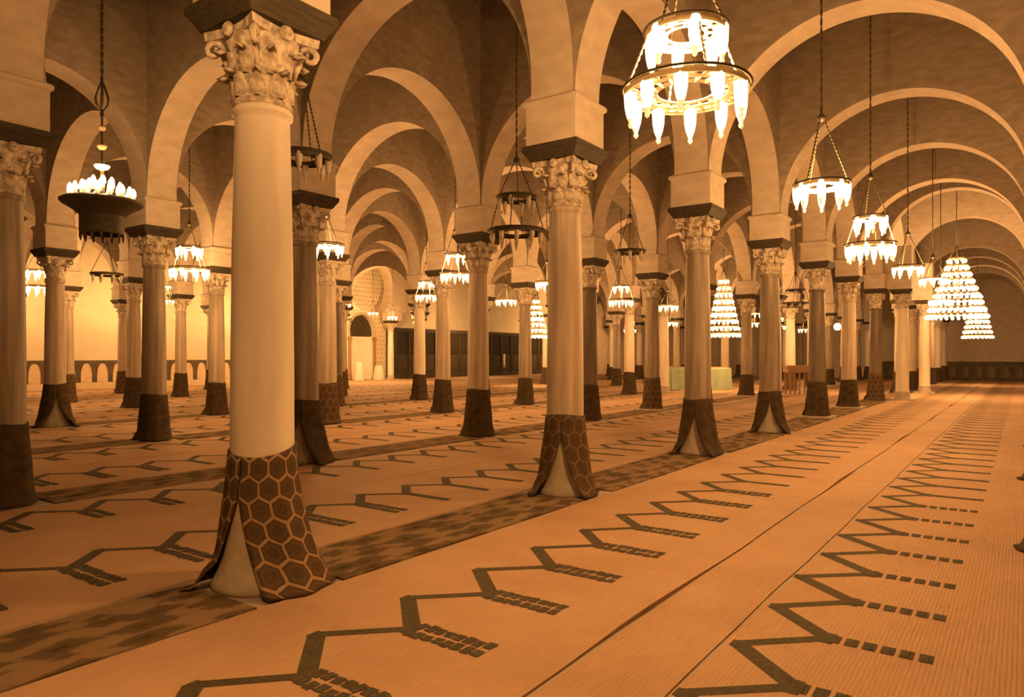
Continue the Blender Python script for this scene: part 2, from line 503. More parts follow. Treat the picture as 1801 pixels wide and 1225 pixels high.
def joined_capital(style):
    bb = MB()
    def ap(src, mtx):
        o = len(bb.v); bb.v += [tuple(mtx @ Vector(p)) for p in src.v]
        bb.f += [tuple(i + o for i in f) for f in src.f]; bb.sm += src.sm; bb.mi += src.mi
    ap(bell, Matrix()); ap(plate, Matrix())
    if style == 0:
        for k in range(8):
            a = 2 * pi * k / 8
            ap(leaf_lo, Matrix.Rotation(a, 4, 'Z') @ Matrix.Translation((0, .198, .02)))
            ap(leaf_hi, Matrix.Rotation(a + pi / 8, 4, 'Z') @ Matrix.Translation((0, .208, .17)))
    else:
        for k in range(8):
            a = 2 * pi * k / 8
            ap(leaf_hi, Matrix.Rotation(a + pi / 8, 4, 'Z') @ Matrix.Translation((0, .19, .12)) @ Matrix.Diagonal((1.25, 1, 1.2, 1)))
    for k in range(4): ap(vol, Matrix.Rotation(pi / 4 + pi / 2 * k, 4, 'Z'))
    return bb.mesh('capital', 'stone')
cap_me = [joined_capital(0), joined_capital(1)]

shaft_prof = [(.235, .30), (.235, .34), (.218, .38), (.217, .9), (.214, 1.6), (.206, 2.3), (.195, 2.9), (.186, 3.24), (.186, 3.27), (.208, 3.285), (.208, 3.315), (.192, 3.33), (.192, 3.36)]
shaft_me = {}
for k in ('marble_cream', 'marble_grey', 'marble_tan', 'marble_dark'):
    b = MB(); b.lathe(shaft_prof, 36); shaft_me[k] = b.mesh('shaft', k)
b = MB(); b.lathe([(.262, 0), (.262, .10), (.252, .11), (.252, .15), (.258, .17), (.252, .20), (.238, .215), (.236, .235), (.246, .25), (.246, .275), (.238, .295), (.234, .305)], 32)
base_me = b.mesh('column_base', 'base_stone')
b = MB(); b.lathe([(.335, 0), (.345, .03), (.33, .07), (.30, .13), (.268, .24), (.248, .40), (.236, .58), (.224, .66)], 32)
cone_base_me = b.mesh('column_base', 'base_stone')
b = MB(); b.box(0, 0, .03, .80, .80, .06, .012); plinth_me = b.mesh('plinth', 'base_stone')
b = MB(); rg = []
for z_, h_ in ((0, .30), (.02, .31), (.10, .36), (.11, .37), (.165, .37), (.17, .365)):
    rg.append([(a * h_, c * h_, BOARD_Z + z_) for a, c in ((-1, -1), (1, -1), (1, 1), (-1, 1))])
b.add([p for q in rg for p in q], [(3, 2, 1, 0), (20, 21, 22, 23)] + [(k * 4 + j, k * 4 + (j + 1) % 4, k * 4 + 4 + (j + 1) % 4, k * 4 + 4 + j) for k in range(5) for j in range(4)])
board_me = b.mesh('impost_board', 'dark_wood')

def wrap_mesh(mat, height, slit, slit_w, flare, corner, seed, tile=5.2, tilt=0.0, fdir=0.0, famp=0.0):
    """carpet wrapped round the foot of a column; slit = direction of the opening, slit_w its half angle at the floor"""
    rnd = random.Random(seed); nu, nv = 56, 16
    ph = [rnd.random() * 6.28 for _ in range(4)]
    bb = MB(); vs = []; uv = []
    for side in (0, 1):
        for j in range(nv + 1):
            q = j / nv                                   # 0 top, 1 floor
            half = slit_w * max(0, (q - .30) / .70) ** 1.15 + .02
            for k in range(nu + 1):
                s_ = k / nu
                a = slit + half + (2 * pi - 2 * half) * s_
                edge = max(0, 1 - min(s_, 1 - s_) / .16)
                rr = .232 + (flare) * q ** 1.7 + .014 * q * sin(5 * a + ph[0]) + .010 * q * sin(9 * a + ph[1])
                rr += corner * edge ** 1.4 * q ** 3.2
                rr += .13 * max(0, q - .80) / .20 * (0.75 + .25 * sin(3 * a + ph[2])) * (.4 + .6 * edge)
                rr += famp * max(0, cos(a - fdir)) ** 2 * q ** 2.6 + .025 * min(1, q * 2)
                rr -= .012 * side
                top = height + tilt * cos(a - slit) + .012 * sin(2 * a + ph[3])
                zz = top * (1 - q) + .022 + .0 * q
                if q > .93: zz = .022 + (1 - q) * .25
                vs.append((rr * cos(a), rr * sin(a), zz))
                uv.append((s_ * 2 * pi * .30 * tile, zz * tile))
    n = nu + 1; off = n * (nv + 1); fs = []
    for j in range(nv):
        for k in range(nu):
            a = j * n + k
            fs.append((a, a + n, a + n + 1, a + 1)); fs.append((off + a, off + a + 1, off + a + n + 1, off + a + n))
    for j in range(nv):
        for k in (0, nu):
            a = j * n + k; fs.append((a, off + a, off + a + n, a + n) if k == 0 else (a, a + n, off + a + n, off + a))
    for k in range(nu):
        fs.append((k, k + 1, off + k + 1, off + k)); a = nv * n + k; fs.append((a, off + a, off + a + 1, a + 1))
    bb.add(vs, fs, True); bb.uv = uv
    return bb.mesh('carpet_wrap', mat)
CAMDIR = lambda x, y: atan2(-y, -x)
generic_wrap = [wrap_mesh(m, h, 2.0, .25, .035, .04, s) for m, h, s in (('wrap_dark', .92, 1), ('wrap_dark', .86, 2), ('wrap_dim', .95, 3))]
open_wrap = [wrap_mesh(m, h, 0.0, .62, .10, .10, s) for m, h, s in (('wrap_dark', .9, 4), ('wrap_dim', .95, 5))]

ORD = ['first', 'second', 'third', 'fourth', 'fifth', 'sixth', 'seventh', 'eighth', 'ninth', 'tenth', 'eleventh', 'twelfth', 'thirteenth', 'fourteenth']
SHAFT = {(1, 0): 'marble_cream', (1, 1): 'marble_tan', (1, 2): 'marble_grey', (1, 3): 'marble_grey', (1, 4): 'marble_dark', (1, 5): 'marble_tan', (1, 6): 'marble_dark',
         (2, 0): 'marble_grey', (2, 1): 'marble_grey', (2, 2): 'marble_tan', (2, 3): 'marble_dark', (2, 4): 'marble_grey', (2, 6): 'marble_grey',
         (3, 1): 'marble_grey', (3, 2): 'marble_tan', (3, 3): 'marble_tan', (3, 4): 'marble_grey', (3, 6): 'marble_cream', (4, 1): 'marble_tan', (4, 2): 'marble_tan', (4, 3): 'marble_dark', (4, 4): 'marble_cream'}
COLOUR = {'marble_cream': 'cream', 'marble_grey': 'grey-brown', 'marble_tan': 'tan', 'marble_dark': 'dark'}
SPECIAL = {
    (1, 0): 'nearest and largest cream column, foot wrapped in hexagon-patterned carpet',
    (1, 1): 'tan column right of the nearest one, carpet wrap parted at the front',
    (1, 2): 'grey-brown column below the big lit two-tier chandelier, dark carpet foot',
    (1, 3): 'grey-brown column with flared dark carpet foot, fourth along the aisle',
    (1, 4): 'dark-shafted column, fifth along the aisle from the nearest column',
    (2, 0): 'half-seen dark column at the left edge of the picture',
    (2, 1): 'grey-brown column just right behind the nearest cream column, wide carpet foot',
    (2, 2): 'tan column left of the second aisle column, dark carpet foot',
    (3, 1): 'grey-brown column left of the nearest cream column, straight dark carpet foot',
    (4, 1): 'tan column beside the left edge column, parted carpet like two legs',
}
def make_column(r, i, x, y, order, extra=None):
    rnd = random.Random(r * 31 + i)
    sh = SHAFT.get((r, i)) or rnd.choice(['marble_cream', 'marble_tan', 'marble_grey', 'marble_tan'])
    if extra: sh = 'marble_cream'
    if extra: lab = extra
    elif (r, i) in SPECIAL: lab = SPECIAL[(r, i)]
    elif order is None: lab = '%s column just outside the left edge in the %s row' % (COLOUR[sh], ROWNAME[r])
    elif r == 0: lab = '%s column of the row at the right picture edge' % ORD[order]
    elif r == 1: lab = '%s column along the aisle, %s marble, counted from the nearest' % (ORD[order], COLOUR[sh])
    else: lab = '%s marble column, %s from the left in the %s row back' % (COLOUR[sh], ORD[order], ROWNAME[r])
    t = thing('column', lab, 'column', (x, y, 0), 0, 'columns of the arcades')
    t['kind'] = 'thing'
    link('column_base', cone_base_me if (r, i) in ((1, 0), (1, 1), (1, 2), (1, 3), (2, 1), (4, 1)) and not extra else base_me, t, (0, 0, 0))
    if (r, i) in ((2, 4), (2, 6), (1, 4), (1, 5)) or extra: link('plinth', plinth_me, t)
    link('shaft', shaft_me[sh], t)
    near = (r, i) in ((1, 0), (1, 1), (1, 2), (1, 3), (2, 0), (2, 1), (2, 2), (3, 1)) and not extra
    if near:
        c = link('capital', bell_me, t, (0, 0, CAP_Z), label='carved stone capital with leaves and volutes')
        link('abacus', plate_me, c)
        for k in range(8):
            a = 2 * pi * k / 8
            o = link('acanthus_leaf', leaf_lo_me, c, (-.198 * sin(a), .198 * cos(a), .02), a)
            a += pi / 8
            o = link('acanthus_leaf', leaf_hi_me, c, (-.208 * sin(a), .208 * cos(a), .17), a)
        for k in range(4): 
            link('volute', vol_me, c, (0, 0, 0), pi / 4 + pi / 2 * k)
            a = pi / 2 * k
            link('rosette', ros_me, c, (-.27 * sin(a), .27 * cos(a), .455), a)
    else:
        link('capital', cap_me[(r + i) % 2], t, (0, 0, CAP_Z))
    link('impost_board', board_me, t, label='dark wooden impost board')
    if extra: return t
    cd = CAMDIR(x, y)
    if (r, i) == (1, 0): wm = wrap_mesh('wrap_hex', .93, cd - .66, .70, .06, .10, 11, 6.2, fdir=atan2(-CS, SN), famp=.16, tilt=-.03)
    elif (r, i) == (1, 1): wm = wrap_mesh('wrap_dim', .90, cd - .18, .62, .09, .14, 12, 5.4)
    elif (r, i) == (1, 2): wm = wrap_mesh('wrap_dark', .88, cd - .2, .55, .11, .16, 13)
    elif (r, i) == (1, 3): wm = wrap_mesh('wrap_dark', .84, cd + .0, .62, .10, .20, 14)
    elif (r, i) == (2, 1): wm = wrap_mesh('wrap_dark', .92, cd - .25, .6, .16, .22, 15)
    elif (r, i) == (4, 1): wm = wrap_mesh('wrap_dark', .95, cd + .1, .6, .12, .25, 16)
    elif (r, i) == (0, 1) or (r, i) == (0, 2): wm = wrap_mesh('wrap_dark', .95, cd - 2.0, .3, .08, .04, 17 + i)
    else: wm = generic_wrap[(r * 2 + i) % 3]
    link('carpet_wrap', wm, t, label='dark carpet wrapped round the column foot')
    return t
for r in range(0, 8):
    order = 0
    for i in range(0, N_IDX + 1):
        if (r, i) not in COLS: continue
        x, y = COLS[(r, i)]
        p = px(x, y)
        if p < -40: make_column(r, i, x, y, None)
        else:
            make_column(r, i, x, y, order); order += 1
# paired columns of the wider central nave
for (x, y, lab) in ((29.7, 3.62, 'bright cream column standing before the aisle row at the near nave corner'),
                    (35.9, 3.52, 'pale column before the aisle row at the far nave corner'),
                    (29.4, 12.8, 'bright cream paired column behind the third aisle column'),
                    (29.6, 8.1, 'bright cream paired column left of the fifth aisle column')):
    make_column(9, int(x * y), x, y, 0, lab)

wn = struct('wall_nave_corner')
b = MB(); b.box(0, .25, (PIER_Z + 5.6) / 2, PIER, 1.16, 5.6 - PIER_Z); cme = b.mesh('pier', 'plaster')
for x, y in ((29.7, 3.62), (35.9, 3.52)): link('pier', cme, wn, (x, y, 0))
# ------------------------------------------------------------------ mats and runners
def strip_mesh(x0, x1, y0, y1, z, t, mat, seed, amp=.006, n=None, lift=.0):
    rnd = random.Random(seed); n = n or int((x1 - x0) / .35)
    bb = MB(); vs = []; p = [rnd.random() * 6.28 for _ in range(6)]
    m = 4
    for k in range(n + 1):
        x = x0 + (x1 - x0) * k / n
        e0 = amp * (sin(1.7 * x + p[0]) + .6 * sin(4.1 * x + p[1])); e1 = amp * (sin(1.4 * x + p[2]) + .6 * sin(3.7 * x + p[3]))
        for j in range(m + 1):
            q = j / m; yy = (y0 + e0) * (1 - q) + (y1 + e1) * q
            zz = z + t + lift * (max(0, sin(1.1 * x + p[4])) ** 3 if j == 0 else 0) 
            vs.append((x, yy, zz))
    c = m + 1; fs = []
    for k in range(n):
        for j in range(m): fs.append((k * c + j, k * c + c + j, k * c + c + j + 1, k * c + j + 1))
    bb.add(vs, fs, True)
    o = len(vs); vs2 = []; fs2 = []
    border = [k * c for k in range(n + 1)] + [n * c + j for j in range(1, m + 1)] + [k * c + m for k in range(n - 1, -1, -1)] + [j for j in range(m - 1, 0, -1)]
    L = len(border)
    for q in border: vs2.append(vs[q])
    for q in border: vs2.append((vs[q][0], vs[q][1], z))
    for k in range(L): fs2.append((k, L + k, L + (k + 1) % L, (k + 1) % L))
    bb.add(vs2, fs2)
    return bb.mesh('mat', mat)
def motif_mesh(x0, x1, phase, per, apex, shoulder, end, z_, dash_to, style, seed):
    rnd = random.Random(seed); bb = MB()
    def stroke(p, q, w, layer=4):
        z = z_ + .0006 * layer
        p, q = Vector(p), Vector(q); d = (q - p).normalized(); nrm = Vector((-d.y, d.x)) * w / 2
        a = [p + nrm, p - nrm, q - nrm, q + nrm]
        bb.add([(v.x, v.y, z) for v in a], [(0, 1, 2, 3)])
    k0 = math.ceil((x0 + per / 2 - phase) / per); k1 = int((x1 - per / 2 - phase) // per)
    for k in range(k0, k1 + 1):
        xa = phase + per * k; j = rnd.uniform(-.02, .02)
        sl, sr = (xa - per / 2, shoulder), (xa + per / 2, shoulder)
        stroke((xa, apex + j), sl, .105, 0); stroke((xa, apex + j), sr, .075, 1)
        stroke((xa - .05, apex + j), (xa + .04, apex + j), .07, 2)
        stroke((sl[0] - .08, shoulder + .01), (sl[0] + .08, shoulder + .01), .09, 3)
        x_ = sl[0]; L = shoulder - end
        if x_ > dash_to:
            stroke((x_, shoulder), (x_, end), .10)
        elif style == 'double':
            for dx in (-.055, .055):
                n = int(L / .065)
                for q in range(n):
                    y1 = shoulder - L * q / n - rnd.uniform(0, .008); y2 = y1 - L / n * .80
                    stroke((x_ + dx + rnd.uniform(-.01, .01), y1), (x_ + dx + rnd.uniform(-.01, .01), y2), .085 + rnd.uniform(-.015, .01))
                stroke((x_ + dx * 1.35, shoulder), (x_ + dx * 1.35, end), .012, 5)
        else:
            n = int(L / .045)
            for q in range(n):
                y1 = shoulder - L * q / n; y2 = y1 - L / n * (.45 if q % 2 else 1.05)
                stroke((x_, y1), (x_, y2), .11)
    return bb.mesh('woven_motif', 'motif')
T = .010
def mat(label, x0, x1, y0, y1, seed, motif=None, mname='mat', name='straw_mat', lift=0.0, cat='mat', t=T):
    o = thing(name, label, cat, (0, 0, 0), 0, 'straw mats covering the floor' if cat == 'mat' else 'carpet runners under the columns', strip_mesh(x0, x1, y0, y1, .0, t, mname, seed, lift=lift))
    if motif:
        mo = link('woven_motif', motif_mesh(x0, x1, *motif, t + .0015 , 9.0 if seed < 10 else 6.0, 'single' if seed == 3 else 'double', seed), o, label='dark woven niche outlines')
        mo['kind'] = 'stuff'
    return o
mat('wide straw mat of the aisle beside the columns, dark niche outlines', -2.5, 57.3, 1.915, 3.92, 1, (3.45, .757, 3.28, 2.90, 2.34), lift=.02, t=.014)
mat('narrow plain straw mat in the middle of the aisle', -2.5, 57.3, 1.375, 1.89, 2)
mat('straw mat at the right of the aisle, zigzag and dotted bars', -2.5, 57.3, -.02, 1.35, 3, (3.97, .733, 1.30, .90, .36))
for r in range(1, 8):
    y = row_y(r); nx = -2.5 if r < 3 else 2.5 if r < 5 else 6
    last = min(y + 4.11, Y_WALL - .3)
    mat('straw mat on the near side behind the %s row of columns' % ROWNAME[r], nx, 57.2, y + .425, y + 2.29, 10 + r, (2.84, .72, y + 1.80, y + 1.44, y + .80))
    mat('straw mat on the far side behind the %s row of columns' % ROWNAME[r], nx, 57.2, y + 2.315, last, 20 + r, (3.12, .735, y + 3.88, y + 3.48, y + 3.02))
# runners between the columns
for r in (0, 1, 2, 3, 4):
    y = row_y(r)
    idxs = [i for i in range(0, N_IDX + 1) if (r, i) in COLS]
    pts = [COLS[(r, i)][0] for i in idxs]
    pts = [max(-2.0, pts[0] - 4.2)] + pts
    segs = list(zip(pts[:-1], pts[1:]))
    segs = segs[:9 if r < 2 else 8]
    for k, (a, c) in enumerate(segs):
        if c < 0.5: continue
        ends = (a + .36 if k else a, c - .36)
        if ends[1] - ends[0] < .5: continue
        where = {0: 'right edge row', 1: 'aisle row'}.get(r, '%s row' % ROWNAME[r])
        lab = 'dark patterned carpet runner leading up to the %s column of the %s' % (ORD[k], where)
        ya, yb = (y - .44, y + .36) if r == 1 else (y - .42, y + .40) if r != 0 else (y - .42, y + .34)
        mat(lab, ends[0], ends[1], ya, yb, 40 + r * 15 + k, None, 'runner' if r == 1 or (r + k) % 2 else 'runner2', 'carpet_runner', cat='carpet', t=.016)

# ------------------------------------------------------------------ lamps
def glass_mesh(lit, s=1.0):
    bb = MB(); k = s
    bb.cur = 0; bb.lathe([(.040 * k, .02 * k), (.050 * k, .0), (.050 * k, -.05 * k), (.047 * k, -.11 * k), (.036 * k, -.17 * k), (.024 * k, -.205 * k)], 12, caps=True)
    bb.cur = 1; bb.lathe([(.024 * k, -.205 * k), (.014 * k, -.235 * k), (.020 * k, -.25 * k), (.016 * k, -.265 * k), (.0, -.28 * k)], 12, caps=False)
    return bb.mesh('lamp_glass', *(('glass_lit', 'tip_lit') if lit else ('glass_off', 'glass_tip')))
GLASS = {(l, s): glass_mesh(l, s) for l in (True, False) for s in (1.0, .8, .55)}
_ring_cache = {}
def ring_mesh(R, m, depth=.036, openwork=True):
    key = (round(R, 3), m); depth = .055 if m == 'iron' else depth
    if key in _ring_cache: return _ring_cache[key]
    bb = MB(); 
    bb.lathe([(R - .012, depth / 2), (R, depth / 2), (R + .006, 0), (R, -depth / 2), (R - .012, -depth / 2), (R - .012, depth / 2)], 40, caps=False, smooth=False)
    if openwork:
        ri = R * .50
        for rr, hw in ((ri, .022), (R * .72, .022), (R * .95, .024)):
            hw *= R / .45
            bb.lathe([(rr - hw, .004), (rr + hw, .004), (rr + hw, -.004), (rr - hw, -.004), (rr - hw, .004)], 40, caps=False, smooth=False)
        n = max(10, int(R * 40))
        for k in range(n):
            a = 2 * pi * k / n
            bb.tube([(ri * cos(a), ri * sin(a), 0), (R * cos(a + .12), R * sin(a + .12), 0)], .013, 4)
            a2 = a + pi / n; rc = R * .86; cr = R * .075
            c = Vector((rc * cos(a2), rc * sin(a2), 0))
            bb.tube([c + Vector((cr * cos(2 * pi * j / 8), cr * sin(2 * pi * j / 8), 0)) for j in range(8)], .012, 4, closed=True)
    _ring_cache[key] = bb.mesh('ring', m)
    return _ring_cache[key]
def chain_mesh(p, q, r=.008, bead=.05, m='iron', simple=False):
    p, q = Vector(p), Vector(q); L = (q - p).length; bb = MB()
    if simple: bb.tube([p, q], r, 5)
    else:
        n = max(3, int(L / bead)); pts = []; rs = []
        for k in range(n):
            for f, rr in ((.0, .45), (.3, 1.25), (.7, 1.25), (.98, .45)):
                pts.append(p.lerp(q, (k + f) / n)); rs.append(r * rr)
        bb.tube(pts, rs, 5)
    return bb.mesh('chain', m)
def point_light(parent, z, power, radius=.16):
    ld = bpy.data.lights.new('lamp_light', 'POINT'); ld.energy = power; ld.color = LAMP_RGB; ld.shadow_soft_size = radius
    o = bpy.data.objects.new('lamp_light', ld); o.location = (0, 0, z); o.parent = parent
    COL.objects.link(o)
def chandelier(x, y, tiers, lit, label, hook=.55, power=1.0, gs=1.0, simple=False, rot=0.0, metal=None):
    """tiers: (radius, height above floor, lamps), lowest first"""
    zb = tiers[0][1]
    t = thing('chandelier', label, 'chandelier', (x, y, zb), rot, 'hanging lamps between the columns')
    metal = metal or ('brass' if lit else 'iron')
    for k, (R, z, n) in enumerate(tiers):
        link('ring', ring_mesh(R, metal), t, (0, 0, z - zb))
        if not simple:
            rim = MB(); rim.tube([((R + .012) * cos(2 * pi * j / 40), (R + .012) * sin(2 * pi * j / 40), .034) for j in range(40)], .011, 5, closed=True)
            link('rim', rim.mesh('rim', 'iron'), t, (0, 0, z - zb))
        for j in range(n):
            a = 2 * pi * (j + .3 * k) / n
            link('lamp_glass', GLASS[(lit, gs)], t, (R * .9 * cos(a), R * .9 * sin(a), z - zb - .0), a)
        nxt = tiers[k + 1] if k + 1 < len(tiers) else None
        nc = 4 if nxt else 3
        for j in range(nc):
            a = 2 * pi * (j + .25) / nc
            p = (R * .98 * cos(a), R * .98 * sin(a), z - zb + .02)
            q = (nxt[0] * .98 * cos(a), nxt[0] * .98 * sin(a), nxt[1] - zb - .02) if nxt else (.025 * cos(a), .025 * sin(a), z - zb + hook)
            link('chain', chain_mesh(p, q, .009, .05, 'brass' if lit and nxt and not simple else 'iron', simple), t)
    zt = tiers[-1][1] - zb + hook
    kb = MB(); kb.lathe([(0, -.05), (.03, -.035), (.055, -.01), (.05, .02), (.02, .05), (.014, .09)], 12)
    link('hook', kb.mesh('hook', 'iron'), t, (0, 0, zt))
    link('chain', chain_mesh((0, 0, zt + .05), (0, 0, TOP - zb - .02), .013, .12, 'iron', simple), t)
    if lit: point_light(t, -.06 if len(tiers) == 1 else .12, LAMP_W * power)
    return t
AY = row_y(1) - SB / 2
TWO = lambda R1, z1, n1, R2, z2, n2: [(R1, z1, n1), (R2, z2, n2)]
chandelier(5.26, AY, TWO(.47, 3.62, 10, .305, 4.06, 6), True, 'large glowing two-tier chandelier hanging nearest, top right of centre', .7, 1.0, 1.0, rot=.3)
chandelier(9.65, AY - .03, [(.325, 3.74, 8)], True, 'lit single-ring chandelier under the near aisle arch', .86, 1.0, 1.0, rot=.2)
chandelier(13.4, AY, TWO(.39, 3.46, 10, .26, 3.92, 6), True, 'lit two-tier chandelier in the aisle below the second arch', .7, 1.0, 1.0)
chandelier(18.2, AY, [(.325, 3.58, 9)], True, 'lit single-ring chandelier left of the cone chandelier, hanging on a forked rod', .75, .9, .8)
chandelier(23.0, AY - .05, [(.34, 3.75, 8)], True, 'small lit ring overlapping the upper left side of the cone chandelier', .6, .8, .8, True)
chandelier(26.0, AY, [(.34, 3.35, 8)], True, 'small lit ring low at the left side of the cone chandelier', .6, .8, .8, True)
chandelier(1.0, AY, TWO(.44, 3.62, 10, .29, 4.06, 6), True, 'unseen two-tier chandelier added behind the viewer to light the nearest column', .7, 1.0, 1.0)  # unseen, added to brighten the nearest column
# unlit lamps of the first bay row
Y12 = row_y(1) + SB / 2
chandelier(5.30, 6.72, [(.32, 3.86, 8)], False, 'unlit ring lamp hanging right beside the nearest column', .95, 0, .8)
chandelier(9.42, 6.62, TWO(.45, 3.58, 10, .31, 4.12, 6), False, 'unlit dark two-tier chandelier left of the second aisle column', .62, 0, .8)
chandelier(13.6, Y12, [(.31, 3.76, 7)], False, 'unlit ring lamp hanging between second and third aisle columns', .75, 0, .8)
chandelier(26.9, Y12, TWO(.46, 3.5, 10, .34, 3.97, 6), False, 'unlit two-tier lamp between fourth and fifth aisle columns', .6, 0, .55, True)
# lit lamps deeper in the hall
Y23, Y34, Y45, Y56, Y67 = [row_y(r) + SB / 2 for r in (2, 3, 4, 5, 6)]
chandelier(9.45, Y23, [(.33, 3.78, 8)], True, 'lit ring lamp just right of the nearest column, above a capital', .6, .75, .8)
chandelier(13.45, Y23 + .05, TWO(.36, 3.60, 9, .23, 4.05, 5), True, 'lit two-tier lamp left of the tan middle column', .6, .8, .8)
chandelier(17.5, Y23, [(.33, 3.72, 8)], True, 'lit lamp almost hidden behind the second aisle column', .6, .8, .8)
chandelier(22.2, Y23, TWO(.43, 3.5, 10, .28, 3.98, 6), True, 'lit two-tier lamp right of the second aisle column', .6, .8, .8)
chandelier(26.2, Y23, [(.4, 3.55, 9)], True, 'lit ring lamp left of the third aisle column', .6, .7, .8, True)
chandelier(9.9, Y34 + 1.1, TWO(.47, 3.76, 10, .31, 4.28, 6), True, 'lit two-tier lamp left of the nearest column', .6, .8, 1.0)
chandelier(17.4, Y34, TWO(.37, 3.58, 9, .25, 4.0, 6), True, 'lit two-tier lamp in the middle between tan columns', .6, .8, .8)
chandelier(21.8, Y34, [(.4, 3.7, 9)], True, 'lit ring lamp in front of the black doorway screen', .6, .8, .8, True)
chandelier(9.55, Y45, [(.40, 3.82, 8)], False, 'unlit ring lamp on forked rods before the pale left wall', .85, 0, .8)
chandelier(9.5, Y56 - .3, TWO(.44, 3.72, 10, .32, 4.2, 6), True, 'lit two-tier lamp at the left picture edge', .6, 1.0, 1.0)
chandelier(13.6, Y56, TWO(.4, 3.6, 9, .28, 4.1, 6), True, 'lit lamp half hidden behind the dark-footed left column', .6, 1.0, .55, True)
chandelier(at_px(604, Y56), Y56, [(.34, 3.95, 9)], True, 'lit ring lamp beside the tiled prayer niche arch, upper', .6, 1.0, .55, True)
chandelier(at_px(656, Y67 + .9), Y67 + .9, [(.3, 4.1, 8)], True, 'lit ring lamp at the foot of the prayer niche arch', .6, 1.0, .55, True)
chandelier(37.2, Y34, [(.4, 3.45, 9)], True, 'far lit ring lamp low beside the third aisle column', .6, .8, .8, True)
chandelier(41.5, Y45, TWO(.4, 3.3, 9, .28, 3.8, 6), True, 'far lit two-tier lamp right behind the second aisle column', .6, .8, .8, True)
chandelier(37.3, Y23, TWO(.4, 3.3, 9, .28, 3.8, 6), True, 'far lit two-tier lamp left of the fourth aisle column', .6, .8, .8, True)
chandelier(41.6, Y23, TWO(.4, 3.3, 9, .28, 3.75, 6), True, 'far lit two-tier lamp right of the fourth aisle column', .6, .8, .8, True)
chandelier(47.5, Y23, [(.4, 3.3, 9)], True, 'farthest small lit ring lamp between fourth and fifth aisle columns', .6, .7, .8, True)

for xp, lab in ((20, 'unseen lamp added to light the pale wall, behind the left edge column'), (268, 'unseen lamp added to light the pale wall, behind the left dark-footed column'), (450, 'unseen lamp added to light the pale wall, behind the nearest column')):
    chandelier(at_px(xp, 34.2), 34.2, TWO(.4, 3.6, 9, .28, 4.1, 6), True, lab, .6, 1.5, .8, True)  # unseen lamps added to brighten the pale back wall
# round glass globe lamp
t = thing('globe_lamp', 'single bright round globe lamp far back right of the dark column', 'lamp', (34.0, 6.67, 2.9), 0, 'hanging lamps between the columns')
b = MB(); b.lathe([(0, -.16), (.08, -.14), (.14, -.08), (.16, 0), (.14, .08), (.08, .14), (.03, .16)], 16); link('globe', b.mesh('globe', 'glass_lit'), t)
b = MB(); b.lathe([(.03, .15), (.05, .17), (.05, .21), (.02, .24)], 10); link('cap', b.mesh('cap', 'iron'), t)
link('chain', chain_mesh((0, 0, .22), (0, 0, TOP - 2.92), .012, .1, 'iron', True), t)
point_light(t, -.35, LAMP_W * .6)

def cone_chandelier(x, y, zb, Rb, H, ntier, label, power, individual=True):
    t = thing('cone_chandelier', label, 'chandelier', (x, y, zb), 0, 'cone-shaped chandeliers of the central nave')
    bulb = MB(); bulb.lathe([(.0, -.085), (.03, -.075), (.056, -.035), (.060, .0), (.045, .042), (.022, .06), (.0, .065)], 10)
    bme = bulb.mesh('lamp_glass', 'glass_lit')
    pts = []
    for k in range(ntier):
        q = k / (ntier - 1); R = Rb * (1 - .72 * q); z = H * q
        link('ring', ring_mesh(R, 'brass', .05, False), t, (0, 0, z))
        n = max(8, int(2 * pi * R / .205))
        if individual:
            for j in range(n):
                a = 2 * pi * (j + .5 * (k % 2)) / n
                link('lamp_glass', bme, t, (R * cos(a), R * sin(a), z - .1), a)
        else:
            bb = MB()
            for j in range(n):
                a = 2 * pi * (j + .5 * (k % 2)) / n; o = len(bb.v)
                bb.v += [(p[0] + R * cos(a), p[1] + R * sin(a), p[2] - .1) for p in bulb.v]
                bb.f += [tuple(i + o for i in f) for f in bulb.f]; bb.sm += bulb.sm; bb.mi += bulb.mi
            o = link('lamp_tier', bb.mesh('lamp_tier', 'glass_lit'), t, (0, 0, z)); o['kind'] = 'stuff'
    for j in range(6):
        a = 2 * pi * j / 6
        link('rod', chain_mesh((Rb * cos(a), Rb * sin(a), 0), (Rb * .28 * cos(a), Rb * .28 * sin(a), H), .012, .1, 'brass', True), t)
        link('rod', chain_mesh((Rb * .28 * cos(a), Rb * .28 * sin(a), H), (0, 0, H + .5), .008, .1, 'iron', True), t)
    link('chain', chain_mesh((0, 0, H + .5), (0, 0, TOP - zb - .02), .016, .12, 'iron', True), t)
    point_light(t, H * .35, LAMP_W * power, .3)
cone_chandelier(32.5, AY, 3.22, 1.03, 2.15, 9, 'huge glowing cone-shaped chandelier of many rings at the aisle end', 3.2)
cone_chandelier(32.3, 11.15, 2.65, .74, 2.45, 9, 'glowing cone-shaped chandelier between third and fourth aisle columns', 2.2)
cone_chandelier(32.3, 21.4, 2.75, .6, 1.9, 7, 'glowing cone-shaped chandelier left of the second aisle column', 2.0, False)
cone_chandelier(46.8, AY - .05, 2.75, .72, 2.2, 9, 'farther cone-shaped chandelier peeping out below the huge one', 1.6, False)
for xp, y, z, lab, pw in ((690, 32.5, 4.1, 'tiny lit ring lamp right of the prayer niche arch column', 2.6), (608, 33.0, 4.3, 'tiny lit ring lamp left of the prayer niche', 2.2),
                      (838, 33.6, 3.8, 'unseen lamp added to light the wall at the black screen, behind the tan middle column', 2.2), (985, 33.6, 3.8, 'unseen lamp added to light the wall at the black screen, behind the second aisle column', 2.2)):  # last two are unseen, added to brighten the wall above the screen
    chandelier(at_px(xp, y), y, [(.3, z, 8)], True, lab, .6, pw, .8, True)

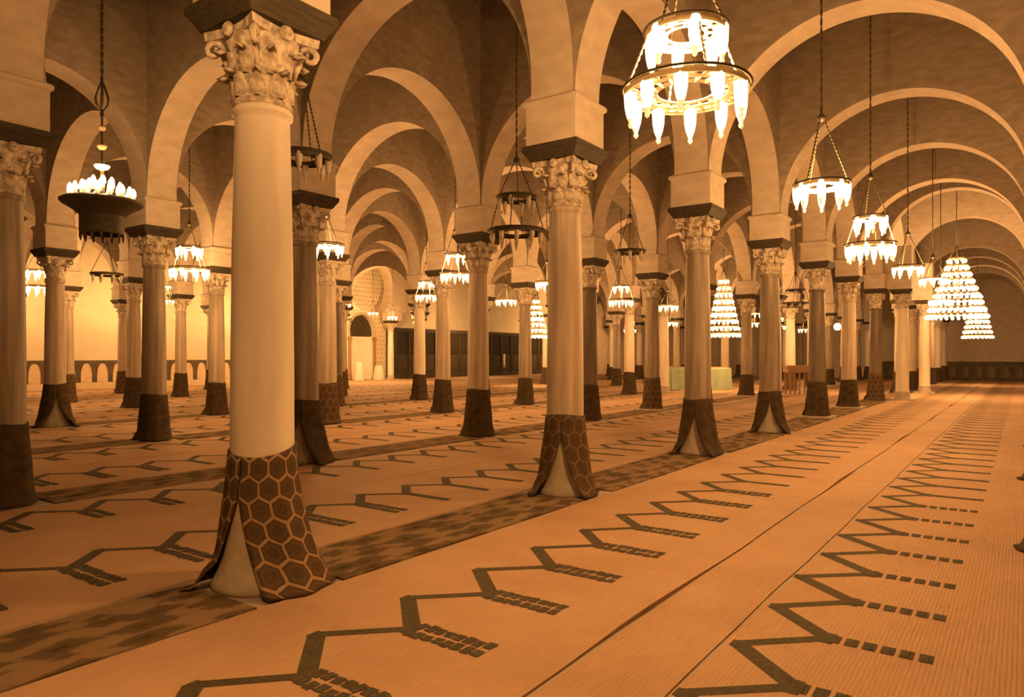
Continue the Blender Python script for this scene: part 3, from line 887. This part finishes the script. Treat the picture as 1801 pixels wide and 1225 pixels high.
# crown lamp at the left
t = thing('crown_lamp', 'dark crown-shaped lamp with glowing candle bulbs on a wide disc, upper left', 'lamp', (5.2, Y23, 3.72), .2, 'hanging lamps between the columns')
b = MB(); b.lathe([(.28, -.04), (.40, .06), (.52, .13), (.555, .16), (.56, .19), (.50, .22), (.3, .235), (.0, .24)], 40, smooth=False); link('disc', b.mesh('disc', 'iron'), t)
b = MB(); b.lathe([(.29, -.30), (.30, -.28), (.30, -.02), (.27, -.02), (.27, -.30), (.29, -.30)], 32, caps=False, smooth=False)
link('drum', b.mesh('drum', 'iron'), t)
pend = MB(); pend.lathe([(.012, 0), (.022, -.03), (.016, -.08), (.0, -.12)], 6); pend_me = pend.mesh('pendant', 'iron')
for k in range(14): link('pendant', pend_me, t, (.285 * cos(2 * pi * k / 14), .285 * sin(2 * pi * k / 14), -.29))
cb = MB(); cb.cur = 0; cb.lathe([(.034, .02), (.040, .05), (.034, .10), (.016, .135), (0, .15)], 8); cb.cur = 1; cb.lathe([(.022, -.04), (.022, .02)], 8)
cb_me = cb.mesh('candle_bulb', 'glass_lit', 'tip_lit')
for R, n, z in ((.42, 16, .27), (.27, 11, .34), (.14, 6, .42)):
    for k in range(n): link('candle_bulb', cb_me, t, (R * cos(2 * pi * k / n), R * sin(2 * pi * k / n), z))
b = MB(); b.lathe([(.05, .22), (.03, .4), (.02, .62), (.028, .64), (.016, .68), (.016, 1.45), (.03, 1.5), (.014, 1.55)], 10); link('stem', b.mesh('stem', 'iron'), t)
for z, R, m in ((.72, .11, 'glass_lit'), (1.02, .07, 'brass'), (1.3, .055, 'brass')):
    b = MB(); b.lathe([(.015, -.06), (R * .7, -.04), (R, .0), (R * .96, .012), (0, .012)], 16); link('saucer', b.mesh('saucer', m), t, (0, 0, z))
cage = MB()
for k in range(6):
    a = 2 * pi * k / 6
    cage.tube([(.015 * cos(a), .015 * sin(a), 1.55), (.09 * cos(a), .09 * sin(a), 1.66), (.095 * cos(a), .095 * sin(a), 1.75), (.05 * cos(a), .05 * sin(a), 1.88), (.012 * cos(a), .012 * sin(a), 1.98)], .012, 5)
link('cage', cage.mesh('cage', 'iron'), t)
link('chain', chain_mesh((0, 0, 1.96), (0, 0, TOP - 3.74), .02, .12, 'iron'), t)
point_light(t, .62, LAMP_W * .55)

# ------------------------------------------------------------------ prayer niche, its arch, the screen
MX = 33.9
def mihrab():
    t = thing('mihrab', 'prayer niche with dark half dome, pale lower panels and tiled surround', 'niche', (MX, Y_WALL, 0))
    W, HH = 1.05, 4.2
    # facade slab with an arched opening
    L, top, th = 4.6, 8.6, .5
    me = arch_mesh(L, W, 3.35, W + .05, th, 2.9, top, 40, 'facade', 'wall_cream', 'wall_cream')
    link('facade', me, t, (0, -.25, 0))
    for s_ in (-1, 1):
        b = MB(); b.box(s_ * (W / 2 + L / 4 - .02), -.25, 1.45, L / 2 - W + .02, th, 2.9)
        link('facade_base', b.mesh('facade_base', 'wall_cream'), t)
    for s_ in (-1, 1):
        b = MB(); b.lathe([(.16, 0), (.16, .1), (.11, .16), (.10, 2.5), (.10, 2.55), (.16, 2.8), (.16, 2.9)], 20)
        link('small_column', b.mesh('small_column', 'brown_wood'), t, (s_ * (W + .06), -.56, 0))
    b = MB(); n = 20; vs = []; fs = []
    for j, z in enumerate((0, 1.5, 2.95)):
        for k in range(n + 1):
            a = pi * k / n; vs.append((W * .96 * cos(a), -.02 + .0 * z - .38 + .36 * sin(a), z))
    for j in range(2):
        for k in range(n): fs.append((j * (n + 1) + k, j * (n + 1) + k + 1, (j + 2 - 1) * (n + 1) + k + 1, (j + 1) * (n + 1) + k))
    b.add(vs, fs, True); link('marble_panel', b.mesh('marble_panel', 'white_cloth'), t, label='pale marble lining of the niche')
    b = MB(); m_ = 10; vs = []; fs = []
    for j in range(m_ + 1):
        e = pi / 2 * j / m_
        for k in range(n + 1):
            a = pi * k / n; vs.append((W * 1.0 * cos(a) * cos(e), -.36 + .34 * sin(a) * cos(e), 2.95 + 1.42 * sin(e)))
    for j in range(m_):
        for k in range(n): fs.append((j * (n + 1) + k, j * (n + 1) + k + 1, (j + 1) * (n + 1) + k + 1, (j + 1) * (n + 1) + k))
    b.add(vs, fs, True); link('half_dome', b.mesh('half_dome', 'screen_wood'), t, label='dark carved wooden half dome')
    # arch moulding
    b = MB(); b.tube([((W + .12) * cos(a), -.52, 3.35 + (W + .12) * sin(a)) for a in [-.35 + (pi + .7) * k / 24 for k in range(25)]], .09, 6)
    link('moulding', b.mesh('moulding', 'plaster'), t)
    tb = MB(); tb.box(0, 0, 0, .09, .02, .09); tb.xform(Matrix.Rotation(pi / 4, 4, 'Y')); tme = tb.mesh('tile', 'tile_gold')
    for ix in range(-7, 8):
        for iz in range(0, 22):
            x, z = ix * .3 + (.15 if iz % 2 else 0), 1.2 + iz * .3
            if (x * x + (z - 3.35) ** 2) < 1.42 ** 2 or (abs(x) < 1.25 and z < 3.4) or abs(x) > 2.2: continue
            link('tile', tme, t, (x, -.51, z))
mihrab()
# the arch standing in front of the niche
w = struct('wall_niche_arch'); w['label'] = 'tall bright horseshoe arch in front of the prayer niche'
AYN = 35.3
link('arch', arch_mesh(6.4, 1.9, 6.2, 1.95, .9, 4.6, TOP, face='plaster'), w, (33.1, AYN, 0))
b = MB(); b.box(0, 0, (PIER_Z + 4.6) / 2, 1.0, .9, 4.6 - PIER_Z); pm = b.mesh('pier', 'plaster')
for x in (33.1 - 2.3, 33.1 + 2.3): link('pier', pm, w, (x, AYN, 0))
for x, lab in ((33.1 - 2.15, 'slender pale column left of the prayer niche'), (33.1 + 2.15, 'slender pale column right of the prayer niche')):
    make_column(9, int(x), x, AYN, 0, lab)
# white draped stands before the niche
def draped(x, y, h, r, label):
    rnd = random.Random(int(x * 10)); bb = MB(); n, m_ = 28, 9; vs = []; fs = []
    for j in range(m_ + 1):
        q = j / m_
        for k in range(n):
            a = 2 * pi * k / n
            rr = r * (.55 + .5 * q ** .8) * (1 + .07 * q * sin(6 * a + x)) if j else r * .3
            z = h * (1 - q ** 1.6) if j else h * 1.02
            vs.append((rr * cos(a), rr * sin(a), z))
    for j in range(m_):
        for k in range(n): fs.append((j * n + k, (j + 1) * n + k, (j + 1) * n + (k + 1) % n, j * n + (k + 1) % n))
    fs.append(tuple(range(n)))
    bb.add(vs, fs, True)
    thing('draped_bundle', label, 'bundle', (x, y, .012), 0, None, bb.mesh('draped_bundle', 'white_cloth'))
draped(33.0, 36.0, 1.2, .32, 'taller white draped shape at the left foot of the prayer niche')
draped(34.7, 35.9, .95, .38, 'lower white draped shape at the right foot of the prayer niche')

# dark wooden screen right of the niche
t = thing('wooden_screen', 'tall black wooden screen along the wall right of the prayer niche', 'screen', (36.4, 36.0, 0))
LEN = 21.0
b = MB(); b.box(LEN / 2, 0, .15, LEN, .16, .3, .01); link('sill', b.mesh('sill', 'screen_wood'), t)
b = MB(); b.box(LEN / 2, 0, 3.48, LEN, .22, .26, .02); link('cornice', b.mesh('cornice', 'screen_wood'), t)
pb = MB(); pb.box(0, 0, 1.8, .16, .18, 3.4); pme = pb.mesh('post', 'screen_wood')
qb = MB(); qb.box(0, 0, 1.0, 1.27, .05, 1.45, .01); qb.box(0, -.03, 1.0, .9, .03, 1.05, .01); qme = qb.mesh('panel', 'screen_wood')
lb = MB()
for k in range(9): lb.box(-.56 + .14 * k, 0, 2.55, .035, .03, 1.6)
for k in range(10): lb.box(0, 0, 1.85 + .165 * k, 1.27, .03, .035)
lme = lb.mesh('lattice', 'screen_wood')
bk = MB(); bk.box(0, .05, 2.55, 1.28, .02, 1.62); bkme = bk.mesh('backing_panel', 'screen_wood')
for k in range(16): link('post', pme, t, (k * 1.4, 0, 0))
for k in range(15):
    link('panel', qme, t, (.7 + k * 1.4, 0, 0)); 
    l_ = link('lattice', lme, t, (.7 + k * 1.4, 0, 0)); link('backing_panel', bkme, t, (.7 + k * 1.4, 0, 0))
# slim white upright made in place of the bright slit of light in the screen
ux = at_px(887, 35.4)
t = thing('light_slit_post', 'slim white upright standing in for the bright slit in the black screen', 'candle', (ux, 35.4, .012))
b = MB(); b.lathe([(.22, 0), (.22, .04), (.06, .1), (.05, .55), (.14, .62), (.14, .68)], 14); link('stand', b.mesh('stand', 'iron'), t)
b = MB(); b.lathe([(.09, .68), (.09, 1.75), (.05, 1.79), (0, 1.8)], 12); link('candle', b.mesh('candle', 'white_cloth'), t)  # pale shaft shaped after the slit of light

# pale green cloth-covered platform in the central nave
t = thing('cloth_platform', 'low platform hung with pale green cloth behind the third aisle column', 'platform', (33.4, 12.9, 0), radians(-54.5))
bb = MB(); n = 60; prof = []
def rr_loop(hx, hy, r, ins, z, amp):
    pts = []
    per = [(-hx, -hy), (hx, -hy), (hx, hy), (-hx, hy)]
    for k in range(4):
        p, q = Vector(per[k]), Vector(per[(k + 1) % 4])
        for j in range(15):
            v = p.lerp(q, j / 15); nrm = Vector((0, 0)); d = (q - p).normalized(); nrm = Vector((d.y, -d.x))
            v = v + nrm * (amp * sin(j * 2.1 + k) - ins); pts.append((v.x, v.y, z))
    return pts
rings = [rr_loop(1.5, .7, 0, -.03, .02, .04), rr_loop(1.5, .7, 0, 0, .5, .025), rr_loop(1.5, .7, 0, 0, 1.0, .008), rr_loop(1.5, .7, 0, .04, 1.06, 0)]
vs = [p for r_ in rings for p in r_]; fs = [tuple(range(3 * 60, 4 * 60))]
for k in range(3):
    for j in range(60): fs.append((k * 60 + j, k * 60 + (j + 1) % 60, (k + 1) * 60 + (j + 1) % 60, (k + 1) * 60 + j))
bb.add(vs, fs); link('green_cloth', bb.mesh('green_cloth', 'green_cloth'), t)
b = MB(); b.box(0, 0, 1.07, 2.8, 1.2, .05, .01); link('top_board', b.mesh('top_board', 'brown_wood'), t)

# low wooden stand with slim legs
t = thing('wooden_stand', 'low brown wooden table with slim legs right of the fourth aisle column', 'table', (31.5, 7.55, .016), radians(-54.5))
b = MB(); b.box(0, 0, 1.05, 1.4, .6, .3, .02); link('apron', b.mesh('apron', 'brown_wood'), t)
lg = MB(); lg.box(0, 0, .45, .06, .06, .9); lgm = lg.mesh('leg', 'brown_wood')
for x in (-.6, -.2, .2, .6):
    for y in (-.24, .24): link('leg', lgm, t, (x, y, 0))
